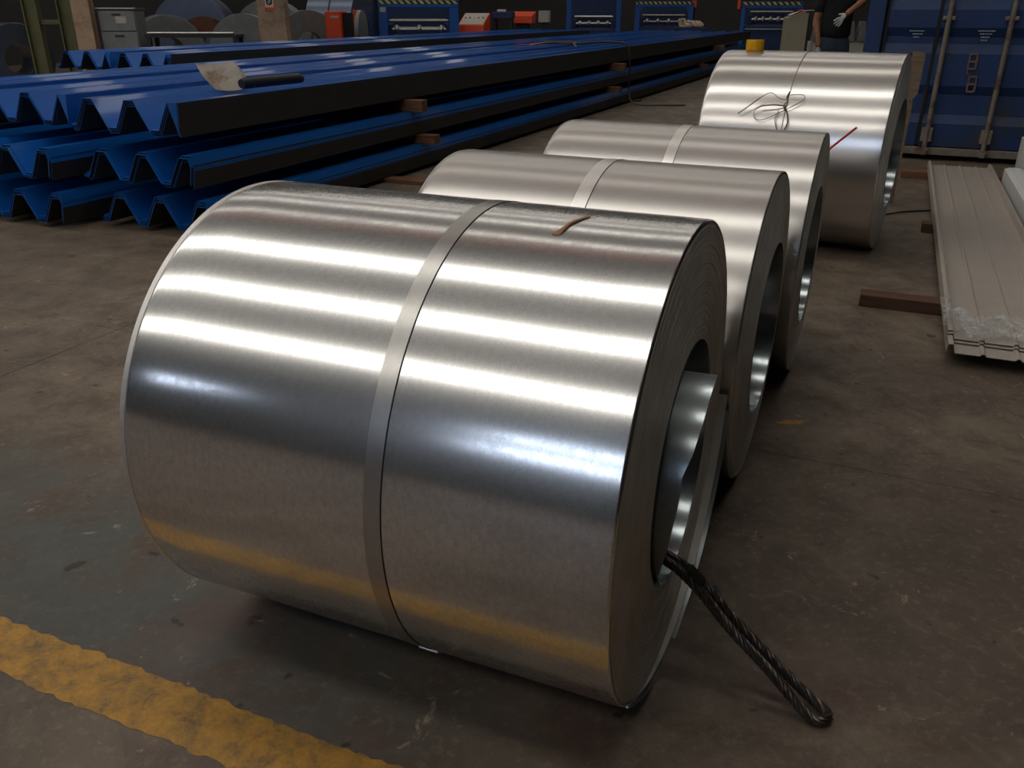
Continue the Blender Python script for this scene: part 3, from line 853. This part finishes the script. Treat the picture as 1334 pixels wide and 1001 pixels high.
# ================================================================== BACKGROUND MACHINES
FAC = math.radians(-12)
def roll_former(label, x, y, width, z_beam, depth, posts=0.12, rollers=5, zr=1.0, arch=False, navy=True):
    t = thing('roll_forming_machine', label, 'machine', (x, y, 0), -math.atan2(x, y), 'roll forming machines at the back')
    w2 = width / 2
    for sx in (-1, 1):
        part('post', t, M_machblue, lambda b: box(b, (sx * (w2 - posts / 2), 0, z_beam / 2), (posts, 0.14, z_beam), None, 0.01))
    part('top_beam', t, M_machblue, lambda b: box(b, (0, 0, z_beam + 0.02), (width, 0.16, 0.16), None, 0.01))
    part('hazard_band', t, M_hazard, lambda b: box(b, (0, -0.086, z_beam + 0.055), (width - 0.06, 0.008, 0.075)))
    if arch:
        part('gusset', t, M_machblue, lambda b: (prism(b, [(-w2 + posts, z_beam - .06), (-w2 + posts, z_beam - .26), (-w2 + posts + .06, z_beam - .12), (-w2 + posts + .2, z_beam - .06)], -.05, .05, 'Y'),
                                              prism(b, [(w2 - posts, z_beam - .06), (w2 - posts, z_beam - .26), (w2 - posts - .06, z_beam - .12), (w2 - posts - .2, z_beam - .06)], -.05, .05, 'Y')))
    part('bed', t, M_machnavy if navy else M_dark, lambda b: box(b, (0, depth / 2, (zr - 0.16) / 2), (width - 0.1, depth, zr - 0.16), None, 0.015))
    for k in range(3):
        y0 = 0.25 + k * (depth - 0.4) / 2
        for sx in (-1, 1):
            part('roller_stand', t, M_machnavy, lambda b: box(b, (sx * (w2 - 0.25), y0, (zr - .16 + zr + .12) / 2), (0.10, 0.16, 0.28), None, 0.01))
        sh = part('shaft', t, M_steel, lambda b: tube(b, [(-w2 + .25, y0, zr), (w2 - .25, y0, zr)], 0.03, 10), smooth=True)
        if k == 0:
            for i in range(rollers):
                xx = -w2 + 0.42 + (width - 0.84) * i / max(1, rollers - 1)
                part('roller', sh, M_steel, lambda b: lathe(b, [(0.03, xx - .05), (0.085, xx - .05), (0.105, xx - .02), (0.105, xx + .02), (0.085, xx + .05), (0.03, xx + .05)], 20, 'X', (0, y0, zr)), smooth=True)
        part('upper_shaft', t, M_steel, lambda b: tube(b, [(-w2 + .25, y0, zr + .2), (w2 - .25, y0, zr + .2)], 0.03, 10), smooth=True)
    part('back_panel', t, M_machnavy, lambda b: box(b, (0, depth - 0.05, z_beam / 2 + 0.1), (width - .2, 0.06, z_beam - 0.2)))
    return t
m1 = roll_former('blue roll forming machine with striped beam left of the orange control box', -2.30, 22.4, 1.95, 1.44, 2.6, 0.22, 3, 0.88)
part('warning_label', m1, M_label, lambda b: box(b, (-0.68, -0.0, 0), (0.14, 0.01, 0.11)), loc=(-0.18, -0.075, 1.33))
roll_former('blue machine frame behind the far end of the blue stacks', 2.57, 29.0, 1.72, 1.72, 2.4, 0.15, 4, 0.93)
roll_former('blue arched machine frame behind the white rags', 5.16, 31.2, 1.95, 1.50, 2.6, 0.16, 4, 0.97, True)
m4 = roll_former('blue roll forming machine with white rollers beside the beige console', 7.41, 26.2, 1.68, 1.45, 2.6, 0.12, 5, 1.08)
part('orange_guard', m4, M_orange, lambda b: box(b, (-0.92, -0.05, 1.48), (0.09, 0.12, 0.24), None, 0.01))
part('guide_rail', m4, M_steel, lambda b: box(b, (0, -0.1, 0.83), (1.4, 0.05, 0.03), None, 0.005))
m5 = thing('signal_post', 'orange headed post right of the arched machine frame', 'post', (6.20, 31.3, 0), FAC)
part('pole', m5, M_dark, lambda b: tube(b, [(0, 0, 0), (0, 0, 1.42)], 0.03, 8)); part('head', m5, M_orange, lambda b: box(b, (0, 0, 1.52), (0.13, 0.13, 0.22), None, 0.015))

def control_box(label, x, y, w_, z_top, d_=0.4, lid=True, cat='control box', drop=0.12):
    t = thing('control_box', label, cat, (x, y, 0), FAC)
    w2 = w_ / 2
    part('pedestal', t, M_dark, lambda b: box(b, (0, 0, (z_top - drop - 0.18) / 2), (w_ * .5, d_ * .6, z_top - drop - 0.18), None, 0.01))
    part('body', t, M_orange, lambda b: prism(b, [(-d_ / 2, z_top - drop - 0.18), (-d_ / 2, z_top - drop), (d_ / 2, z_top), (d_ / 2, z_top - drop - 0.18)], -w2, w2, 'X'))
    if lid:
        part('panel_top', t, M_label, lambda b: box(b, (0, 0, 0), (w_ - 0.05, d_ - 0.02, 0.012)), loc=(0, -0.002, z_top - drop / 2 + 0.007), rot=(math.atan2(drop, d_), 0, 0))
        for k in range(5):
            part('push_button', t, (M_red, M_black, M_glove)[k % 3], lambda b: lathe(b, [(0.0, 0.03), (0.018, 0.028), (0.02, 0.0)], 12, 'Z'), loc=(-w2 + .1 + k * (w_ - .2) / 4, 0.03, z_top - drop / 2 + 0.022), rot=(math.atan2(drop, d_), 0, 0))
    return t
control_box('orange control box with a sloping beige top behind the blue stacks', -0.98, 23.3, 0.66, 1.25, 0.75, drop=0.28)
cb2 = control_box('orange box beside a beige cube behind the far blue stack', 0.29, 25.8, 0.64, 1.29, 0.6, False)
b2 = thing('junction_box', 'small beige box right of the plain orange box', 'box', (0.90, 25.8, 0), FAC)
part('stand', b2, M_dark, lambda b: box(b, (0, 0, 0.505), (0.12, 0.12, 1.01))); part('case', b2, M_label, lambda b: box(b, (0, 0, 1.16), (0.29, 0.3, 0.30), None, 0.01))
# pale rags on the far end of the stack
bm = bmesh.new()
bmesh.ops.create_icosphere(bm, subdivisions=4, radius=1)
for v in bm.verts:
    p = v.co.copy(); f = 1 + 0.18 * math.sin(9 * p.x + 4 * p.z) * math.cos(7 * p.y + 3 * p.x) + 0.12 * math.sin(17 * p.x + 11 * p.y)
    v.co = Vector((p.x * 0.33 * f, p.y * 0.2 * f, max(-0.25, p.z) * 0.13 * f + (0.10 if p.x < -0.62 and p.z > 0 else 0) + 0.032))
rag = obj('rag_bundle', bm, M_rag, None, (4.66, 24.0, 0.0), (0, 0, 0), smooth=True); rag.location.z = 0.0
rag.location = (5.28, 26.9, 0.885)
tag(rag, 'heap of pale rags behind the far end of the blue stack', 'rags')
crate = thing('work_table', 'dark low table carrying the pale rags behind the blue stack', 'table', (5.28, 26.9, 0), FAC)
part('table_top', crate, M_machnavy, lambda b: box(b, (0, 0, 0.83), (1.0, 0.6, 0.06), None, 0.005))
for sx in (-1, 1):
    for sy in (-1, 1): part('leg', crate, M_dark, lambda b: box(b, (sx * .45, sy * .25, 0.40), (0.06, 0.06, 0.80)))

# beige operator console
cs = thing('operator_console', 'beige pedestal console with papers on its sloping top', 'console', (3.44, 11.0, 0), math.radians(-8))
part('body', cs, M_console, lambda b: prism(b, [(-0.145, 0), (0.09, 0), (0.09, 1.295), (0.05, 1.30), (-0.145, 1.225)], -0.16, 0.16, 'Y'))
part('side_panel', cs, M_dark, lambda b: box(b, (0.105, 0.0, 0.64), (0.03, 0.30, 1.26), None, 0.004))
part('control_top', cs, M_console, lambda b: box(b, (0, 0, 0), (0.215, 0.33, 0.012), None, 0.003), loc=(-0.046, 0, 1.272), rot=(0, -math.atan2(0.075, 0.195), 0))
pp = thing('paper_stack', 'white and red papers lying on the beige console', 'papers', (3.47, 11.0, 1.300), math.radians(-8))
part('white_sheet', pp, M_glove, lambda b: box(b, (-0.10, -0.02, -0.012), (0.10, 0.2, 0.006), Euler((0, -0.36, 0))))
part('red_sheet', pp, M_red, lambda b: box(b, (-0.03, -0.03, 0.012), (0.10, 0.16, 0.012), Euler((0, -0.3, 0))))
part('white_sheet', pp, M_glove, lambda b: box(b, (0.06, -0.03, 0.022), (0.13, 0.18, 0.006), Euler((0, -0.05, 0))))
bm = bmesh.new(); tube(bm, [(3.60, 11.0, 0.0), (3.70, 11.12, 1.22)], 0.008, 7)
tag(obj('thin_rod', bm, M_label), 'thin pale rod leaning beside the beige console', 'rod')

# ------------------------------------------------------------------ worker
def skin_mesh(name, verts, edges, radii, sub, m, parent, root=0):
    me = bpy.data.meshes.new(name); me.from_pydata(verts, edges, []); me.update()
    o = bpy.data.objects.new(name, me); COL.objects.link(o)
    md = o.modifiers.new('skin', 'SKIN')
    if not me.skin_vertices: me.attributes  # layer made by the modifier
    sv = me.skin_vertices[0].data if me.skin_vertices else None
    if sv is None:
        bpy.context.view_layer.objects.active = o; o.select_set(True)
        bpy.ops.mesh.customdata_skin_add(); sv = me.skin_vertices[0].data
    for i, r in enumerate(radii):
        sv[i].radius = r if isinstance(r, tuple) else (r, r); sv[i].use_root = (i == root)
    ms = o.modifiers.new('sub', 'SUBSURF'); ms.levels = sub; ms.render_levels = sub
    bpy.context.view_layer.update()
    dg = bpy.context.evaluated_depsgraph_get()
    nm = bpy.data.meshes.new_from_object(o.evaluated_get(dg))
    bpy.data.objects.remove(o)
    nm.materials.clear(); nm.materials.append(m)
    for p in nm.polygons: p.use_smooth = True
    r = bpy.data.objects.new(name, nm); COL.objects.link(r); r.parent = parent
    return r
PW = thing('person', 'worker in a dark shirt, jeans and white gloves beside the console', 'person', (4.03, 11.35, 0), 0)
PW.scale = (1.05, 1.05, 1.05)
# local: x right, y away from camera
body = skin_mesh('body',
    [(0, 0, .96), (0, 0, 1.12), (0, .01, 1.30), (0, .01, 1.42), (0, .0, 1.50), (-.01, -.02, 1.58), (-.02, -.04, 1.66), (-.01, -.01, 1.72),
     (.18, .0, 1.40), (.255, -.12, 1.37), (.03, -.29, 1.245), (-.02, -.32, 1.215),
     (-.17, .02, 1.39), (-.23, .04, 1.14), (-.22, -.10, 0.92), (-.22, -.14, .86),
     (.10, 0, .88), (.12, -.01, .50), (.13, .03, .09), (.13, -.10, .035),
     (-.10, 0, .88), (-.13, -.04, .50), (-.15, .0, .09), (-.16, -.13, .035)],
    [(0, 1), (1, 2), (2, 3), (3, 4), (4, 5), (5, 6), (6, 7), (3, 8), (8, 9), (9, 10), (10, 11), (3, 12), (12, 13), (13, 14), (14, 15),
     (0, 16), (16, 17), (17, 18), (18, 19), (0, 20), (20, 21), (21, 22), (22, 23)],
    [(.12, .09), (.12, .09), (.14, .095), (.10, .08), .055, .075, .088, .06, .065, .045, .036, .032, .065, .045, .034, .03,
     .085, .06, .045, .04, .085, .06, .045, .04], 2, M_skin, PW)
skin_mesh('shirt',
    [(0, 0, .93), (0, 0, 1.03), (0, .005, 1.18), (0, .01, 1.32), (0, .01, 1.43), (.19, .0, 1.41), (.255, -.075, 1.37), (-.18, .02, 1.40), (-.22, .035, 1.22)],
    [(0, 1), (1, 2), (2, 3), (3, 4), (4, 5), (5, 6), (4, 7), (7, 8)],
    [(.20, .15), (.195, .15), (.195, .145), (.20, .14), (.13, .10), .082, .07, .08, .07], 2, M_shirt, PW)
skin_mesh('jeans',
    [(0, 0, 1.06), (0, 0, .93), (.10, 0, .80), (.12, -.01, .50), (.13, .03, .10), (-.10, 0, .80), (-.13, -.04, .50), (-.15, .0, .10)],
    [(0, 1), (1, 2), (2, 3), (3, 4), (1, 5), (5, 6), (6, 7)],
    [(.165, .125), (.175, .135), .112, .088, .074, .112, .088, .074], 2, M_jeans, PW)
skin_mesh('hair', [(0, .02, 1.63), (-.01, .02, 1.70), (-.015, -.01, 1.745)], [(0, 1), (1, 2)], [.075, .088, .06], 2, M_hair, PW)
def face(b):
    for sx in (-1, 1):
        r = bmesh.ops.create_uvsphere(b, u_segments=8, v_segments=6, radius=0.012)
        bmesh.ops.translate(b, vec=(-.02 + sx * .032, -.117, 1.655), verts=r['verts'])
part('eyes', PW, M_black, face)
part('nose', PW, M_skin, lambda b: prism(b, [(-.032, 1.60), (-.008, 1.60), (-.02, 1.65)], -.145, -.11, 'Y'))
part('mouth', PW, M_rustcoil, lambda b: box(b, (-.02, -.114, 1.578), (.045, .01, .009), None, .003))
for sx in (-1, 1):
    part('ear', PW, M_skin, lambda b: box(b, (-.015 + sx * .085, -.015, 1.645), (.018, .035, .055), None, .006))
def hand(wrist, dirv, sidev, name):
    d_ = Vector(dirv).normalized(); s_ = Vector(sidev).normalized(); n_ = d_.cross(s_)
    w_ = Vector(wrist); V = [w_, w_ + d_ * .035, w_ + d_ * .085]; E_ = [(0, 1), (1, 2)]; Rr = [.026, (.034, .022), (.038, .02)]
    for k, (o_, l_) in enumerate(((-.03, .065), (-.01, .078), (.011, .072), (.03, .056))):
        b_ = len(V)
        V += [w_ + d_ * .09 + s_ * o_, w_ + d_ * (.09 + l_ * .5) + s_ * o_ * 1.25 - n_ * .008, w_ + d_ * (.09 + l_) + s_ * o_ * 1.35 - n_ * .028]
        E_ += [(2, b_), (b_, b_ + 1), (b_ + 1, b_ + 2)]; Rr += [.0105, .0095, .008]
    b_ = len(V); V += [w_ + d_ * .04 - s_ * .035, w_ + d_ * .075 - s_ * .062 - n_ * .01]; E_ += [(1, b_), (b_, b_ + 1)]; Rr += [.012, .010]
    return skin_mesh(name, [tuple(v) for v in V], E_, Rr, 1, M_glove, PW)
hand((-0.01, -.315, 1.22), (-.72, -.25, -.65), (.55, -.1, -.75), 'glove')
hand((-.22, -.135, .87), (0, -.25, -1), (.1, -1, .2), 'glove')
for sx, yy in ((.13, -.10), (-.16, -.13)):
    part('shoe', PW, M_black, lambda b: box(b, (sx, yy + .05, .045), (.10, .27, .09), None, .03), smooth=True)

# ------------------------------------------------------------------ left background
LB = math.radians(-23.5)
rk = thing('steel_rack', 'olive green steel rack with two posts at the far left', 'rack', (-7.60, 15.0, 0), math.radians(8))
for x in (-0.26, 0.27):
    part('post', rk, M_olive, lambda b: (box(b, (x - .1, 0, 1.1), (0.02, 0.2, 2.2)), box(b, (x + .1, 0, 1.1), (0.02, 0.2, 2.2)), box(b, (x, 0, 1.1), (0.2, 0.02, 2.2))))
for z in (0.3, 1.13, 1.7):
    part('cross_bar', rk, M_olive, lambda b: box(b, (0, 0.02, z), (0.36, 0.08, 0.07), None, 0.005))
bc = thing('steel_column', 'beige steel column right of the olive rack', 'column', (-6.80, 14.5, 0), math.radians(8))
part('flange', bc, M_beige, lambda b: box(b, (0, -0.11, 1.2), (0.27, 0.03, 2.4), None, 0.004))
part('web', bc, M_beige, lambda b: box(b, (0, 0, 1.2), (0.03, 0.19, 2.4)))
part('flange', bc, M_beige, lambda b: box(b, (0, 0.11, 1.2), (0.27, 0.03, 2.4), None, 0.004))
cb = thing('grey_cabinet', 'grey two-drawer steel cabinet with a pale label', 'cabinet', (-6.33, 14.6, 0), math.radians(6))
part('carcass', cb, M_grey, lambda b: box(b, (0, 0.27, 0.65), (0.58, 0.5, 1.30), None, 0.008))
for z0, z1 in ((0.52, 0.985), (1.005, 1.30), (0.06, 0.50)):
    dr = part('drawer', cb, M_grey, lambda b: box(b, (0, 0.01, (z0 + z1) / 2), (0.55, 0.03, z1 - z0), None, 0.006))
    part('handle', dr, M_dark, lambda b: box(b, (0, -0.015, z1 - 0.05), (0.14, 0.02, 0.02), None, 0.004))
part('label_card', cb, M_label, lambda b: box(b, (0.06, -0.008, 1.17), (0.16, 0.004, 0.10)))
part('lid', cb, M_steel, lambda b: box(b, (0, 0.26, 1.335), (0.62, 0.55, 0.025), None, 0.005))
def slit_coil(label, x, y, z, R, r0, wd, m, rz_, group='small coils in the left background'):
    t = thing('slit_coil', label, 'steel coil', (x, y, z), rz_, group)
    def f(b):
        pr = [(R, -wd / 2), (R, wd / 2)]; 
        lathe(b, [(r0, -wd / 2), (R - .004, -wd / 2), (R, -wd / 2 + .004), (R, wd / 2 - .004), (R - .004, wd / 2), (r0, wd / 2)], 56, 'X', (0, 0, R), closed=True)
    part('wound_strip', t, m, f, smooth=True)
    part('band', t, M_dark, lambda b: lathe(b, [(R - .001, -.02), (R + .002, -.02), (R + .002, .02), (R - .001, .02)], 56, 'X', (0, 0, R)), smooth=True)
    return t
slit_coil('grey coil standing right of the grey cabinet', -6.35, 16.6, 0.0, 0.62, 0.25, 0.66, M_grey, math.radians(-60))
slit_coil('rusty brown coil left of the beige sign post', -6.1, 18.0, 0.0, 0.60, 0.26, 0.45, M_rustcoil, math.radians(-72))
slit_coil('pale grey coil between the rusty coil and the sign post', -4.98, 16.9, 0.0, 0.63, 0.25, 0.60, M_grey, math.radians(-80))
slit_coil('grey coil at the left edge behind the blue stack', -8.45, 15.2, 0.0, 0.56, 0.25, 0.55, M_bluegrey, math.radians(-40))
slit_coil('blue grey coil standing far behind the left coils', -6.9, 19.9, 0.0, 0.82, 0.28, 1.0, M_bluegrey, math.radians(-85))
slit_coil('grey coil standing far behind the rusty coil', -5.35, 20.3, 0.0, 0.76, 0.28, 1.0, M_grey, math.radians(-85))
bm_ = thing('low_bench', 'dark low bench with a steel rail left of the sign post', 'bench', (-5.22, 14.9, 0), 0)
part('bench_top', bm_, M_dark, lambda b: box(b, (0, 0, 0.93), (1.5, 0.4, 0.05), None, 0.005))
part('rail', bm_, M_steel, lambda b: tube(b, [(-.7, -.2, .975), (.7, -.2, .975)], 0.018, 8))
for sx in (-1, 1):
    for sy in (-1, 1): part('leg', bm_, M_dark, lambda b: box(b, (sx * .7, sy * .16, 0.455), (0.06, 0.06, 0.91)))
sp = thing('sign_post', 'beige machine upright carrying an orange warning sign', 'machine upright', (-4.25, 16.25, 0), math.radians(4))
part('upright', sp, M_beige, lambda b: box(b, (0, 0, 0.95), (0.52, 0.22, 1.9), None, 0.012))
part('side_rib', sp, M_beige, lambda b: box(b, (0.21, -0.125, 0.95), (0.05, 0.03, 1.9), None, 0.004))
sg = part('warning_sign', sp, M_glove, lambda b: box(b, (-0.03, -0.116, 1.44), (0.18, 0.008, 0.27), None, 0.002))
part('sign_border', sg, M_orange, lambda b: (box(b, (-0.03, -0.122, 1.335), (0.17, 0.004, 0.05)), box(b, (-0.03, -0.122, 1.56), (0.17, 0.004, 0.03)), box(b, (0.052, -0.122, 1.45), (0.012, 0.004, 0.22)), box(b, (-0.112, -0.122, 1.45), (0.012, 0.004, 0.22))))
part('sign_symbol', sg, M_black, lambda b: (lathe(b, [(0.03, -0.123), (0.055, -0.123), (0.055, -0.121), (0.03, -0.121)], 24, 'Y', (-0.03, 0, 1.45), closed=True), box(b, (-0.03, -0.122, 1.45), (0.10, 0.004, 0.016), Euler((0, 0.8, 0)))))
slit_coil('narrow grey coil right of the sign post', -4.13, 18.3, 0.0, 0.66, 0.26, 0.22, M_grey, math.radians(-62))
slit_coil('pale coil with a dark bore left of the orange machine', -3.87, 19.55, 0.0, 0.63, 0.24, 0.60, M_grey, math.radians(-35))
slit_coil('large blue grey coil behind the orange machine', -4.02, 21.6, 0.0, 0.90, 0.28, 1.1, M_bluegrey, math.radians(-12))
om = thing('decoiler', 'orange decoiler housing with a dark opening and round drum', 'machine', (-3.30, 17.75, 0), math.radians(-6))
part('housing', om, M_orange, lambda b: box(b, (-0.13, 0, 0.65), (0.32, 0.44, 1.30), None, 0.02))
part('side_plate', om, M_orange, lambda b: box(b, (0.25, 0.10, 0.66), (0.04, 0.40, 1.32), None, 0.01))
part('drum', om, M_grey, lambda b: lathe(b, [(0.0, 0.275), (0.34, 0.275), (0.36, 0.285), (0.36, 0.36), (0.34, 0.37), (0, 0.37)], 36, 'X', (0, 0.12, 0.96)), smooth=True)
part('opening', om, M_black, lambda b: box(b, (0.13, 0.06, 1.02), (0.2, 0.34, 0.5)))
part('maker_plate', om, M_label, lambda b: box(b, (-0.10, -0.222, 1.20), (0.16, 0.004, 0.04)))
gm = thing('grey_press', 'pale grey press with a dark peaked hood left of the striped machine', 'machine', (-3.0, 26.0, 0), FAC)
part('frame', gm, M_grey, lambda b: box(b, (-.35, 0.2, 0.78), (0.9, 0.5, 1.56), None, 0.02))
part('hood', gm, M_dark, lambda b: prism(b, [(-.25, 1.1), (.2, 1.1), (-.02, 1.32)], -.16, -.05, 'Y'))
tb = thing('dark_workbench', 'dark bench between the orange control boxes', 'bench', (-0.24, 24.3, 0), FAC)
part('bench_top', tb, M_machnavy, lambda b: box(b, (0, 0, 1.2), (0.55, 0.4, 0.16), None, 0.01))
for sx in (-1, 1):
    part('leg', tb, M_dark, lambda b: box(b, (sx * .22, 0, .56), (0.07, 0.3, 1.12)))
part('tin', tb, M_glove, lambda b: box(b, (-0.05, 0, 1.31), (0.22, 0.14, 0.06), None, 0.01))
pr_ = thing('far_profile_rack', 'rack of dark profiled steel seen between worker and container', 'rack', (6.95, 19.0, 0), FAC)
part('base_beam', pr_, M_label, lambda b: box(b, (0, 0, 0.62), (1.4, 0.3, 0.22), None, 0.01))
part('lower_frame', pr_, M_dark, lambda b: (box(b, (-.6, 0, .25), (.1, .3, .5)), box(b, (.6, 0, .25), (.1, .3, .5))))
part('profile_stack', pr_, M_grey, lambda b: [prism(b, [(-.65 + k * .22, .74), (-.60 + k * .22, 1.12), (-.52 + k * .22, 1.12), (-.47 + k * .22, .74)], -.2, .2, 'Y') for k in range(6)])
